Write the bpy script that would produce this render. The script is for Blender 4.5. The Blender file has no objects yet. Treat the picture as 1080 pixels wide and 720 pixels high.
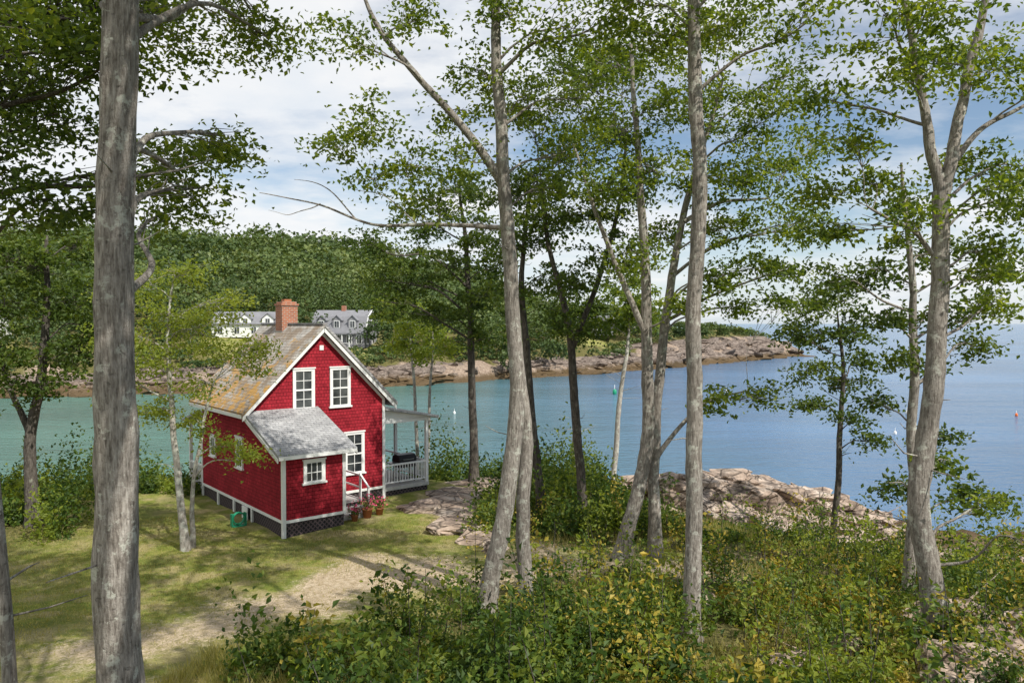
import bpy, bmesh, math, random
import numpy as np
from mathutils import Vector, Matrix, noise as mnoise

rng = np.random.default_rng(11)
random.seed(5)
scene = bpy.context.scene
col = scene.collection

# ------------------------------------------------------------------ helpers
def ss(t):
    t = np.clip(t, 0, 1)
    return t*t*(3-2*t)

def wob(x, y, f=1.0, p=0.0):
    return (np.sin(x*1.3*f+p)+np.sin(y*1.7*f+1.3+p)+np.sin((x+y)*.9*f+2.1*p)+np.sin((x-y)*2.3*f+.7))/4

def near_shore(x):
    return np.interp(x, [-90, -30, -5, 5, 8, 12, 18, 30, 45, 90], [28, 40, 46, 44, 42, 41, 39.5, 36, 33, 22]) + .8*wob(x, x*0, .8)

def far_shore(x):
    return np.interp(x, [-600, -300, -90, -23, 16, 93, 200], [60, 82, 105, 131, 163, 250, 330]) + 2.5*wob(x, x*0, .12)+1.6*wob(x,x*0,.4,1)

def far_s(x, y):
    return np.minimum(y-far_shore(x), (100-x)*1.0+2*wob(y, y*0, .1))

def gz(x, y):
    x = np.asarray(x, float); y = np.asarray(y, float)
    s = near_shore(x)-y
    wd = np.interp(x, [3, 8, 14], [13, 20, 25])
    zn = np.where(s < 0, -4+.14*s, -4+4*ss(s/wd))
    zn = np.maximum(zn, -9)
    zn = zn+2.2*ss((22-y)/22)*(s > 0)+np.where(s > 1, .07*wob(x, y, .7)+.03*wob(x, y, 2.3, 1), 0)
    s2 = far_s(x, y)
    H = 24*ss((50-x)/105)+2.0*wob(x, y, .02)+1.5*wob(x, y, .045, 2)
    up = ss((x-20)/50)
    base = np.interp(s2, [0, 4, 9, 16, 34, 60], [-4, -2.2, -.6, 1.2, 4.8, 6.0])*(1-up)+np.interp(s2, [0, 5, 12, 26, 60], [-4, -1.2, 1.6, 4.3, 5.2])*up
    zf = np.where(s2 < 0, -4+.14*s2, base+.4*wob(x, y, .12)+.8*up*wob(x,y,.09,1)*ss(s2/15)+H*ss((s2-45)/150))
    zf = np.maximum(zf, -9)
    return np.maximum(zn, zf)

def g1(x, y): return float(gz(x, y))

def make_mesh(name, chunks, mats, parent=None):
    """chunks: (V(n,3), F(m,k), mat, rnd(m), smooth)"""
    Vs=[];loops=[];starts=[];mi=[];rn=[];sm=[]
    off=0;lo=0
    for V,F,m,r,s in chunks:
        V=np.asarray(V,np.float32);F=np.asarray(F,np.int64)
        if len(F)==0: continue
        Vs.append(V);loops.append((F+off).ravel())
        k=F.shape[1];n=len(F)
        starts.append(lo+np.arange(n)*k);lo+=n*k;off+=len(V)
        mi.append(np.full(n,m));rn.append(np.broadcast_to(np.asarray(r,np.float32),(n,)));sm.append(np.full(n,bool(s)))
    V=np.concatenate(Vs);L=np.concatenate(loops);S=np.concatenate(starts)
    me=bpy.data.meshes.new(name)
    me.vertices.add(len(V));me.vertices.foreach_set('co',V.ravel())
    me.loops.add(len(L));me.loops.foreach_set('vertex_index',L.astype(np.int32))
    me.polygons.add(len(S));me.polygons.foreach_set('loop_start',S.astype(np.int32))
    me.update(calc_edges=True)
    me.polygons.foreach_set('material_index',np.concatenate(mi).astype(np.int32))
    me.polygons.foreach_set('use_smooth',np.concatenate(sm))
    a=me.attributes.new('rnd','FLOAT','FACE');a.data.foreach_set('value',np.concatenate(rn).astype(np.float32))
    for m in mats: me.materials.append(m)
    ob=bpy.data.objects.new(name,me);col.objects.link(ob)
    if parent: ob.parent=parent
    return ob

# ------------------------------------------------------------------ materials
class NT:
    def __init__(s,name):
        s.m=bpy.data.materials.new(name);s.m.use_nodes=True;s.t=s.m.node_tree
        s.b=s.t.nodes['Principled BSDF'];s.out=s.t.nodes['Material Output']
    def n(s,typ,ins=None,**kw):
        nd=s.t.nodes.new(typ)
        for k,v in kw.items(): setattr(nd,k,v)
        for k,v in (ins or {}).items(): s.set(nd,k,v)
        return nd
    def set(s,nd,k,v):
        i=nd.inputs[k]
        if isinstance(v,bpy.types.NodeSocket): s.t.links.new(v,i)
        elif hasattr(v,'outputs'): s.t.links.new(v.outputs[0],i)
        else:
            if isinstance(v,(tuple,list)) and len(v)==3 and i.type=='RGBA': v=(*v,1)
            i.default_value=v
    def ramp(s,fac,stops,interp='LINEAR'):
        nd=s.n('ShaderNodeValToRGB',{0:fac});cr=nd.color_ramp;cr.interpolation=interp
        while len(cr.elements)<len(stops): cr.elements.new(.5)
        for e,(p,c) in zip(cr.elements,stops):
            e.position=p;e.color=(*c,1) if len(c)==3 else c
        return nd.outputs[0]
    def mix(s,f,a,b,bt='MIX'):
        nd=s.n('ShaderNodeMix',data_type='RGBA',blend_type=bt)
        s.set(nd,0,f);s.set(nd,6,a);s.set(nd,7,b);return nd.outputs[2]
    def math(s,op,a,b=0.0,c=None,clamp=False):
        nd=s.n('ShaderNodeMath',{0:a,1:b},operation=op,use_clamp=clamp)
        if c is not None: s.set(nd,2,c)
        return nd.outputs[0]
    def noise(s,vec,scale,detail=4,rough=.55):
        return s.n('ShaderNodeTexNoise',{'Vector':vec,'Scale':scale,'Detail':detail,'Roughness':rough}).outputs[0]
    def obj(s): return s.n('ShaderNodeTexCoord').outputs['Object']
    def pos(s): return s.n('ShaderNodeNewGeometry').outputs['Position']
    def scale(s,vec,sc): return s.n('ShaderNodeMapping',{0:vec,3:sc}).outputs[0]
    def bump(s,h,strength=.5,dist=.02):
        b=s.n('ShaderNodeBump',{'Strength':strength,'Distance':dist,'Height':h});s.set(s.b,'Normal',b);return b
    def P(s,**k):
        for a,v in k.items(): s.set(s.b,{'col':'Base Color','rough':'Roughness','spec':'Specular IOR Level','metal':'Metallic'}[a],v)
        return s

def leaf_mat(name,c0,c1,c2,trans=.4,nscale=.6,tm=(1.75,1.6,.5)):
    t=NT(name);r=t.n('ShaderNodeAttribute',attribute_name='rnd').outputs['Fac']
    nz=t.noise(t.pos(),nscale,2)
    f=t.math('ADD',t.math('MULTIPLY',r,.65),t.math('MULTIPLY',nz,.6),)
    f=t.math('SUBTRACT',f,.12)
    c=t.ramp(f,[(0.1,c0),(.5,c1),(.95,c2)])
    t.P(col=c,rough=.5,spec=.3)
    tc=t.mix(1.0,c,tm,'MULTIPLY')
    tr=t.n('ShaderNodeBsdfTranslucent',{'Color':tc})
    mx=t.n('ShaderNodeMixShader',{0:trans,1:t.b.outputs[0],2:tr.outputs[0]})
    t.t.links.new(mx.outputs[0],t.out.inputs[0]);return t.m

M={}
M['oak']=leaf_mat('oak_leaves',(.045,.08,.014),(.125,.185,.028),(.29,.33,.05),.5)
M['dark']=leaf_mat('dark_leaves',(.028,.055,.012),(.075,.12,.022),(.17,.215,.038),.45)
M['light']=leaf_mat('light_leaves',(.12,.17,.03),(.22,.28,.045),(.34,.36,.07),.5)
M['shrub']=leaf_mat('shrub_leaves',(.02,.05,.011),(.075,.13,.022),(.23,.26,.04),.38,.45)
M['yellow']=leaf_mat('goldenrod_leaves',(.14,.14,.025),(.32,.27,.045),(.55,.42,.09),.35,.8)
M['far']=leaf_mat('distant_foliage',(.03,.06,.02),(.095,.14,.04),(.23,.26,.085),.2,.035)
M['grass']=leaf_mat('grass_blades',(.14,.155,.04),(.30,.28,.085),(.52,.45,.22),.35,.5)

def bark(name,a,b,l,lich=.55):
    t=NT(name);p=t.pos()
    n1=t.noise(t.scale(p,(1,1,.13)),38,6,.7);n5=t.noise(t.scale(p,(1,1,.3)),16,5,.7)
    n2=t.noise(p,4.5,6,.7);n3=t.noise(t.scale(p,(1,1,.5)),1.3,3);n4=t.noise(t.scale(p,(1,1,1.5)),11,5,.75)
    nn=t.math('ADD',t.math('MULTIPLY',n1,.6),t.math('MULTIPLY',n5,.4))
    c=t.ramp(nn,[(.36,tuple(k*.5 for k in a)),(.44,a),(.54,tuple((i+j)/2 for i,j in zip(a,b))),(.64,b)])
    c=t.mix(t.ramp(n2,[(lich,(0,0,0)),(lich+.06,(.75,)*3)]),c,l)
    c=t.mix(t.ramp(n4,[(.30,(.8,)*3),(.42,(0,0,0))]),c,tuple(k*.35 for k in a))
    c=t.mix(1.,c,t.ramp(n3,[(.3,(.72,)*3),(.7,(1.15,)*3)]),'MULTIPLY')
    t.P(col=c,rough=.92,spec=.12)
    h=t.math('ADD',nn,t.math('MULTIPLY',n4,.5))
    t.bump(h,1.,.035);return t.m
M['bark']=bark('grey_bark',(.19,.165,.14),(.47,.43,.38),(.56,.56,.48))
M['barkd']=bark('dark_bark',(.07,.06,.05),(.20,.175,.15),(.30,.31,.24),.6)
M['barkw']=bark('pale_bark',(.30,.27,.23),(.58,.54,.49),(.6,.6,.52),.5)

def plain(name,c,rough=.6,var=.12,sc=6,spec=.3,metal=0.):
    t=NT(name);nz=t.noise(t.obj(),sc,5)
    cc=t.ramp(nz,[(.25,tuple(k*(1-var) for k in c)),(.75,tuple(min(1,k*(1+var)) for k in c))])
    t.P(col=cc,rough=rough,spec=spec,metal=metal);t.bump(nz,.2,.01);return t.m
M['white']=plain('white_paint',(.8,.8,.78),.5,.06)
M['black']=plain('black_enamel',(.02,.02,.022),.35)
M['deck']=plain('weathered_deck',(.46,.45,.43),.8,.2,10)
M['greyw']=plain('grey_shingle_far',(.25,.245,.26),.85,.15,1)
M['greyr']=plain('grey_roof_far',(.22,.22,.235),.85,.15,1)
M['terra']=plain('terracotta',(.38,.14,.07),.8)
M['pink']=plain('pink_petals',(.75,.10,.22),.6)
M['orange']=plain('orange_paint',(.85,.18,.03),.4)
M['greenp']=plain('green_plastic',(.02,.30,.16),.4)
M['steel']=plain('steel',(.4,.4,.4),.35,metal=.9)

def glass():
    t=NT('window_glass');nz=t.noise(t.obj(),1.7,2)
    t.P(col=t.ramp(nz,[(.35,(.02,.024,.028)),(.7,(.10,.11,.11))]),rough=.06,spec=.8)
    t.bump(nz,.06,.02);return t.m
M['glass']=glass()

def shingles(name,ca,cb,rows=.13,wid=.14,swap='wall',moss=0):
    t=NT(name);sp=t.n('ShaderNodeSeparateXYZ',{0:t.obj()})
    if swap=='wall':
        X=t.math('ADD',sp.outputs[0],sp.outputs[1]);Y=sp.outputs[2]
    elif swap=='roofx':
        X=sp.outputs[1];Y=t.math('MULTIPLY',sp.outputs[2],1.42)
    else:
        X=sp.outputs[0];Y=t.math('MULTIPLY',sp.outputs[1],1.08)
    wv=t.noise(t.obj(),1.5,2);Y=t.math('ADD',Y,t.math('MULTIPLY',wv,.03))
    cb_=t.n('ShaderNodeCombineXYZ',{0:X,1:Y}).outputs[0]
    br=t.n('ShaderNodeTexBrick',{'Vector':cb_,'Scale':1.0,'Mortar Size':.008,'Mortar Smooth':.3,'Bias':0.0,'Brick Width':wid,'Row Height':rows,'Color1':ca,'Color2':cb,'Mortar':tuple(k*.4 for k in ca)},offset=.5)
    n1=t.noise(t.obj(),1.1,5,.65);n2=t.noise(t.scale(t.obj(),(1,1,.35)),14,4)
    c=t.mix(1.,br.outputs['Color'],t.ramp(n1,[(.3,(.75,)*3),(.7,(1.2,)*3)]),'MULTIPLY')
    c=t.mix(1.,c,t.ramp(n2,[(.3,(.8,)*3),(.7,(1.15,)*3)]),'MULTIPLY')
    saw=t.math('FRACT',t.math('DIVIDE',Y,rows))
    saw=t.math('SUBTRACT',1.,saw)
    if moss:
        n3=t.noise(t.obj(),1.5,6,.7);n4=t.noise(t.scale(t.obj(),(1.3,1,1)),2.3,6,.7)
        c=t.mix(t.ramp(n3,[(.42,(0,0,0)),(.56,(.75,)*3)]),c,(.22,.16,.105))
        low=t.n('ShaderNodeMapRange',{0:sp.outputs[2],1:6.6,2:4.2,3:-.05,4:.09}).outputs[0]
        c=t.mix(t.ramp(t.math('ADD',n4,low),[(.54,(0,0,0)),(.61,(.88,)*3)]),c,(.44,.25,.07))
    h=t.math('ADD',t.math('MULTIPLY',br.outputs['Fac'],-.5),saw);h=t.math('ADD',h,t.math('MULTIPLY',n2,.3))
    t.P(col=c,rough=.85,spec=.12);t.bump(h,.8,.02);return t.m
M['red']=shingles('red_shingles',(.36,.025,.038),(.27,.018,.028),.125,.13)
M['roof']=shingles('roof_shingles',(.40,.39,.38),(.30,.29,.29),.14,.3,'roofx')
M['roofm']=shingles('mossy_roof_shingles',(.46,.43,.39),(.35,.33,.30),.14,.3,'roofx',1)
M['roofe']=shingles('ell_roof_shingles',(.45,.45,.45),(.34,.34,.345),.14,.3,'roofy')

def brick():
    t=NT('chimney_brick');sp=t.n('ShaderNodeSeparateXYZ',{0:t.obj()})
    v=t.n('ShaderNodeCombineXYZ',{0:t.math('ADD',sp.outputs[0],sp.outputs[1]),1:sp.outputs[2]}).outputs[0]
    br=t.n('ShaderNodeTexBrick',{'Vector':v,'Scale':1.0,'Mortar Size':.01,'Brick Width':.21,'Row Height':.075,'Color1':(.46,.14,.06),'Color2':(.33,.09,.04),'Mortar':(.4,.36,.3)})
    t.P(col=br.outputs['Color'],rough=.9);t.bump(t.math('MULTIPLY',br.outputs['Fac'],-1.),.6,.02);return t.m
M['brick']=brick()

def lattice():
    t=NT('dark_lattice');sp=t.n('ShaderNodeSeparateXYZ',{0:t.obj()})
    X=t.math('ADD',sp.outputs[0],sp.outputs[1]);Z=sp.outputs[2]
    def line(e): return t.math('LESS_THAN',t.math('FRACT',t.math('MULTIPLY',e,6.)),.3)
    f=t.math('MAXIMUM',line(t.math('ADD',X,Z)),line(t.math('SUBTRACT',X,Z)))
    t.P(col=t.mix(f,(.012,.012,.014),(.10,.07,.075)),rough=.8);t.bump(f,.8,.02);return t.m
M['lattice']=lattice()

def granite(name,stops,wetz):
    t=NT(name);p=t.pos();n1=t.noise(p,.9,7,.65);n2=t.noise(p,14,4,.6)
    st=t.noise(t.scale(p,(.5,.8,3.2)),1.6,6,.7)
    cr=t.n('ShaderNodeTexVoronoi',{'Vector':t.scale(t.n('ShaderNodeMapping',{0:p,2:(.3,.5,.4)}).outputs[0],(.6,1.,2.)),'Scale':1.1},feature='DISTANCE_TO_EDGE').outputs[0]
    c=t.ramp(n1,stops)
    c=t.mix(t.ramp(st,[(.50,(0,0,0)),(.60,(.8,)*3)]),c,(.11,.085,.07))
    c=t.mix(t.ramp(cr,[(0,(.85,)*3),(.05,(0,0,0))]),c,(.05,.04,.03))
    c=t.mix(1.,c,t.ramp(n2,[(.3,(.72,)*3),(.7,(1.15,)*3)]),'MULTIPLY')
    z=t.n('ShaderNodeSeparateXYZ',{0:p}).outputs[2]
    zz=t.math('ADD',z,t.math('MULTIPLY',n1,1.6))
    f=t.n('ShaderNodeMapRange',{0:zz,1:wetz,2:wetz-.9,3:0.,4:.92}).outputs[0]
    c=t.mix(f,c,t.ramp(n2,[(.3,(.055,.038,.018)),(.7,(.17,.11,.05))]))
    t.P(col=c,rough=.85,spec=.2);h=t.math('ADD',n1,t.math('MULTIPLY',st,.7));h=t.math('ADD',h,t.math('MULTIPLY',n2,.08));h=t.math('ADD',h,t.math('MULTIPLY',t.math('MINIMUM',cr,.08),5.));t.bump(h,1.,.12);return t.m
M['rock']=granite('granite',[(.3,(.22,.16,.12)),(.5,(.48,.37,.29)),(.68,(.64,.55,.46))],-1.6)
M['rockf']=granite('far_shore_granite',[(.3,(.12,.095,.08)),(.5,(.26,.205,.17)),(.7,(.42,.35,.295))],-1.2)

def ground_mat():
    t=NT('ground');p=t.pos()
    z=t.n('ShaderNodeAttribute',attribute_name='zones');sp=t.n('ShaderNodeSeparateColor',{0:z.outputs['Color']})
    dirt,rock,lit=sp.outputs[0],sp.outputs[1],sp.outputs[2]
    n0=t.noise(p,.35,5,.6);n1=t.noise(p,2.2,6,.7);n2=t.noise(p,28,4,.7);n3=t.noise(p,7,5,.7);n4=t.noise(p,.9,5,.65)
    lawn=t.ramp(n1,[(.3,(.13,.18,.036)),(.5,(.24,.27,.055)),(.68,(.37,.34,.11))])
    lawn=t.mix(t.ramp(n4,[(.46,(0,0,0)),(.60,(.85,)*3)]),lawn,(.45,.37,.19))
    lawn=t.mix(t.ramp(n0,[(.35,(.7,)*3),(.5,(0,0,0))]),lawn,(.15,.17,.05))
    floor=t.ramp(n3,[(.3,(.06,.06,.028)),(.5,(.14,.135,.045)),(.7,(.30,.24,.12))])
    tan=t.ramp(n3,[(.3,(.38,.28,.17)),(.55,(.60,.48,.33)),(.75,(.70,.60,.46))])
    rk=t.ramp(n1,[(.3,(.15,.11,.085)),(.5,(.33,.25,.19)),(.7,(.48,.39,.31))])
    zc=t.n('ShaderNodeSeparateXYZ',{0:p}).outputs[2]
    wet=t.n('ShaderNodeMapRange',{0:t.math('ADD',zc,t.math('MULTIPLY',n1,1.4)),1:-1.6,2:-2.6,3:0.,4:.9}).outputs[0]
    rk=t.mix(wet,rk,t.ramp(n2,[(.3,(.05,.035,.018)),(.7,(.15,.10,.05))]))
    def edge(m): 
        return t.n('ShaderNodeMapRange',{0:t.math('ADD',m,t.math('MULTIPLY',t.math('SUBTRACT',n3,.5),1.6)),1:.25,2:.75,3:0.,4:1.}).outputs[0]
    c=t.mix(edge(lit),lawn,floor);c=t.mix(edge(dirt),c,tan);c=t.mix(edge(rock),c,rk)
    c=t.mix(1.,c,t.ramp(n2,[(.28,(.6,)*3),(.72,(1.3,)*3)]),'MULTIPLY')
    t.P(col=c,rough=.95,spec=.08)
    t.bump(t.math('ADD',n2,t.math('MULTIPLY',n3,1.5)),.8,.05);return t.m
M['ground']=ground_mat()

def water_mat():
    t=NT('sea_water');p=t.pos();sp=t.n('ShaderNodeSeparateXYZ',{0:p})
    big=t.noise(t.scale(p,(.35,1,1)),.035,4)
    f=t.n('ShaderNodeMapRange',{0:t.math('ADD',sp.outputs[0],t.math('MULTIPLY',big,20.)),1:-12.,2:34.,3:0.,4:1.}).outputs[0]
    c=t.mix(f,(.075,.18,.15),(.07,.155,.28))
    c=t.mix(1.,c,t.ramp(big,[(.35,(.8,)*3),(.65,(1.2,)*3)]),'MULTIPLY')
    w1=t.noise(t.scale(p,(.6,1.3,1)),1.3,5,.6);w2=t.noise(t.scale(p,(.5,1.2,1)),.2,4)
    t.P(col=c,rough=.16,spec=.4);t.set(t.b,'IOR',1.33)
    t.bump(t.math('ADD',t.math('MULTIPLY',w1,.5),w2),.9,.55);return t.m
M['water']=water_mat()

# ------------------------------------------------------------------ world
az=math.radians(135.4);el=math.radians(48)
sd=Vector((math.sin(az)*math.cos(el),math.cos(az)*math.cos(el),math.sin(el)))
w=bpy.data.worlds.new('World');scene.world=w;w.use_nodes=True;nt=w.node_tree
bg=nt.nodes['Background']
class W(NT):
    def __init__(s): s.t=nt
t=W()
sky=t.n('ShaderNodeTexSky',sky_type='NISHITA');sky.sun_disc=False;sky.sun_elevation=el;sky.sun_rotation=az
sky.air_density=1.0;sky.dust_density=.4;sky.ozone_density=2.0
tc=t.n('ShaderNodeTexCoord').outputs['Generated'];sp=t.n('ShaderNodeSeparateXYZ',{0:tc})
zz=t.math('ADD',t.math('MAXIMUM',sp.outputs[2],0.),.16)
v=t.n('ShaderNodeCombineXYZ',{0:t.math('DIVIDE',sp.outputs[0],zz),1:t.math('DIVIDE',sp.outputs[1],zz),2:.3}).outputs[0]
nz=t.noise(t.scale(v,(.75,1.0,1)),.8,9,.6)
nz=t.math('SUBTRACT',nz,t.math('MULTIPLY',sp.outputs[0],.20))
cl=t.ramp(nz,[(.38,(0,0,0)),(.54,(1,1,1))])
nz2=t.noise(v,2.0,6,.6)
cc=t.ramp(nz2,[(.3,(.84,.89,.95)),(.6,(1.,1.,1.0))])
cc=t.mix(1.,cc,(10.,10.,10.),'MULTIPLY')
hz=t.n('ShaderNodeMapRange',{0:sp.outputs[2],1:.16,2:.0,3:0.,4:.75}).outputs[0]
skb=t.mix(1.,sky.outputs[0],(1.35,1.3,1.25),'MULTIPLY')
base=t.mix(hz,skb,(7.2,8.3,9.5))
skc=t.mix(t.math('MULTIPLY',cl,.93),base,cc)
nt.links.new(skc,bg.inputs[0]);bg.inputs[1].default_value=.098

L=bpy.data.lights.new('sun','SUN');L.energy=5.0;L.angle=math.radians(.5);L.color=(1,.96,.88)
lo=bpy.data.objects.new('sun',L);col.objects.link(lo);lo.rotation_euler=sd.to_track_quat('Z','Y').to_euler()

# ------------------------------------------------------------------ ground
def lines(a0,a1,step,lo_,hi,grow,maxs):
    c=list(np.arange(a0,a1+1e-6,step))
    s=step
    while c[-1]<hi: s=min(s*grow,maxs(c[-1]));c.append(c[-1]+s)
    s=step;pre=[]
    q=a0
    while q>lo_: s=min(s*grow,maxs(q));q-=s;pre.append(q)
    return np.array(pre[::-1]+c)
xs=lines(-22,22,.4,-700,700,1.08,lambda q:2.4 if abs(q)<130 else 20)
ys=lines(8,48,.4,-40,1100,1.08,lambda q:2.2 if 60<q<290 else 20)
X,Y=np.meshgrid(xs,ys);Z=gz(X,Y)
s_near=near_shore(X)-Y
rough=np.array([mnoise.noise(Vector((a*.55,b*.55,0))) for a,b in zip(X.ravel(),Y.ravel())]).reshape(X.shape)
rough2=np.array([mnoise.noise(Vector((a*.17,b*.17,9))) for a,b in zip(X.ravel(),Y.ravel())]).reshape(X.shape)
shoreband=ss((9-s_near)/3)*(s_near>-8)*(Y<60)
s_far=far_s(X,Y)
Z=Z+shoreband*rough*.9+((s_far>0)&(s_far<14))*rough2*2.4*(Y>60)
path=np.array([(-9,10),(-8,14),(-6.0,17.8),(-4,20.3),(-.5,21.6),(3,22.4),(5,22)])
def pdist(X,Y,path):
    d=np.full(X.shape,1e9)
    for (a,b),(c_,e) in zip(path[:-1],path[1:]):
        vx,vy=c_-a,e-b;tt=np.clip(((X-a)*vx+(Y-b)*vy)/(vx*vx+vy*vy),0,1)
        d=np.minimum(d,np.hypot(X-a-tt*vx,Y-b-tt*vy))
    return d
pd=pdist(X,Y,path)
dirt=ss((2.6+rough*1.6-pd)/2.2)*np.clip(.58+rough*.45+.3*ss((Y-15)/4)*ss((23.5-Y)/3),0,1)
lawn=ss((0.8+rough*1.5-X-np.clip(Y-22,-14,0)*-.33)/1.5)*ss((X+17+rough)/2)*ss((36-Y)/2)
lawn=np.maximum(lawn,ss((1.8-pd)/.8))
hl=np.zeros_like(X)
for hx,hy,hr in [(-34,146,12),(-52,146,13),(-97,130,14),(20,190,9)]: hl=np.maximum(hl,ss((hr-np.hypot(X-hx,Y-hy))/5))
litter=np.where(Y<60,1-lawn,1-.8*hl)
farw=8+9*ss((X-25)/40)+6*rough2
rockz=np.where(Y<60,ss((8.5+rough*2-s_near)/2),ss((farw-s_far)/3))
zones=np.stack([dirt,rockz,litter,np.ones_like(X)],-1).reshape(-1,4).astype(np.float32)
ny,nx=X.shape;idx=np.arange(nx*ny).reshape(ny,nx)
F=np.stack([idx[:-1,:-1],idx[:-1,1:],idx[1:,1:],idx[1:,:-1]],-1).reshape(-1,4)
gro=make_mesh('ground',[(np.stack([X,Y,Z],-1).reshape(-1,3),F,0,0.,True)],[M['ground']])
a=gro.data.attributes.new('zones','FLOAT_COLOR','POINT');a.data.foreach_set('color',zones.ravel())
S=20000
make_mesh('sea_water',[([(-S,-200,-4),(S,-200,-4),(S,S,-4),(-S,S,-4)],[(0,1,2,3)],0,0.,False)],[M['water']])

# ------------------------------------------------------------------ foliage / trees
def nrm(v): return v/np.maximum(np.linalg.norm(v,axis=-1,keepdims=True),1e-9)
def leaves(C,size,up=.7,wid=.62):
    n=len(C);N=nrm(rng.normal(size=(n,3))+np.array([0,0,up*1.6]))
    A=nrm(np.cross(N,rng.normal(size=(n,3))));B=np.cross(N,A)
    l=(size*rng.uniform(.6,1.3,n))[:,None]
    fold=N*l*.16
    V=np.stack([C-A*l*.5,C+B*l*wid*.5+A*l*.05+fold,C+A*l*.55-N*l*.1,C-B*l*wid*.5+A*l*.05+fold],1).reshape(-1,3)
    F=np.arange(n*4).reshape(n,4);return V,F

def smooth_path(P,k=5,jit=0.):
    P=np.asarray(P,float);d=np.r_[0,np.cumsum(np.linalg.norm(np.diff(P[:,:3],axis=0),axis=1))]
    n=max(8,k*(len(P)-1)+1);t=np.linspace(0,d[-1],n)
    Q=np.stack([np.interp(t,d,P[:,i]) for i in range(4)],1)
    if jit: Q[1:-1,:3]+=rng.normal(size=(n-2,3))*jit*2.5
    for _ in range(k-1):
        Q[1:-1]=.25*Q[:-2]+.5*Q[1:-1]+.25*Q[2:]
    return Q

def tube(P,sides=8,rough=.0):
    C=P[:,:3];R=np.maximum(P[:,3],.002);T=nrm(np.gradient(C,axis=0))
    ref=np.array([0.,0,1]) if abs(T[0][2])<.8 else np.array([1.,0,0])
    A=nrm(np.cross(T,ref));B=np.cross(T,A);th=np.linspace(0,2*np.pi,sides,endpoint=False)
    rr=R[:,None]*(1+rough*rng.normal(size=(len(C),sides)))
    V=C[:,None,:]+rr[...,None]*(A[:,None,:]*np.cos(th)[None,:,None]+B[:,None,:]*np.sin(th)[None,:,None])
    n=len(C);i=np.arange(n-1)[:,None]*sides;j=np.arange(sides)[None,:];j2=(j+1)%sides
    F=np.stack([i+j,i+j2,i+sides+j2,i+sides+j],-1).reshape(-1,4);return V.reshape(-1,3),F

def tree(stems,blobs,D,leaf=.13,dens=1.,bk='bark',lf='oak',name='oak_tree',spread=1.3,nleaf=44,extra=None):
    ch=[];pts=[]
    dens=dens*1.3;leaf=leaf*1.12
    for si,st in enumerate(stems):
        st=[[s[0],D,s[1],s[2]] for s in st]
        if st[0][2]<1.2 and si<2:
            if si: 
                for s in st: s[1]+=.35
            gz0=g1(st[0][0],st[0][1]);st[0][2]=gz0+.35;b=list(st[0]);b[2]=gz0-.3;b[3]*=1.7;st.insert(0,b)
        P=smooth_path(st,8,.02)
        ch.append((*tube(P,14,.045),0,0.,True))
        pts.append(P)
    P=pts[0]
    for _ in range(7):
        i=rng.integers(len(P)//4,len(P)-3);p=P[i];a_=rng.uniform(0,6.28);ln=rng.uniform(.25,1.1)
        dv=np.array([math.cos(a_),math.sin(a_),rng.uniform(-.1,.5)])*ln;r0=.02*rng.uniform(.5,1.1)
        ch.append((*tube(np.array([[*p[:3],r0],[*(p[:3]+dv*.5+rng.normal(size=3)*.06),r0*.7],[*(p[:3]+dv),r0*.3]]),5),0,0.,True))
    allp=np.concatenate(pts)
    for (bx,bz,R) in blobs:
        by=D+rng.uniform(-spread,spread)
        if extra is not None and (bx,bz) in extra: by=extra[(bx,bz)]
        c=np.array([bx,by,bz]);hd=np.hypot(allp[:,0]-bx,allp[:,1]-by)
        cost=np.linalg.norm(allp[:,:3]-c,axis=1)+4*np.maximum(0,allp[:,2]-(bz-.4*hd))+.6*np.maximum(0,(bz-allp[:,2])-1.6*hd-1)
        a=allp[np.argmin(cost)];ln=np.linalg.norm(a[:3]-c);out=c-a[:3]
        r0=min(.5*a[3],.014+.012*ln)
        m1=a[:3]+out*.35+np.array([0,0,.10*ln])+rng.normal(size=3)*.07*ln
        m2=a[:3]+out*.7+np.array([0,0,.06*ln])+rng.normal(size=3)*.07*ln
        lp=smooth_path([[*a[:3],r0],[*m1,r0*.72],[*m2,r0*.5],[*c,r0*.28]],4,.015)
        ch.append((*tube(lp,6),0,0.,True))
        nc=int(dens*(5+R*R*9));dirs=nrm(rng.normal(size=(nc,3)));rad=R*rng.uniform(.2,1.2,nc)**.7
        cc=c+dirs*rad[:,None]*np.array([1.12,1.12,.7])
        for q in cc:
            b=lp[rng.integers(len(lp)//2,len(lp))];mid=(b[:3]+q)/2+rng.normal(size=3)*.08*R
            ch.append((*tube(np.array([[*b[:3],.010],[*mid,.007],[*q,.004]])*1.0,3),0,0.,True))
            cr=rng.uniform(.15,.38);n=int(nleaf*rng.uniform(.5,1.4))
            o=rng.normal(size=(n,3))*np.array([cr,cr,cr*.42]);o[:,2]-=.25*np.hypot(o[:,0],o[:,1])
            V,F=leaves(q+o,leaf);cv=rng.uniform(-.08,.4)
            ch.append((V,F,1,np.clip(rng.uniform(0,.65,n)+cv,0,1),False))
    return make_mesh(name,ch,[M[bk],M[lf]])

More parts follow.
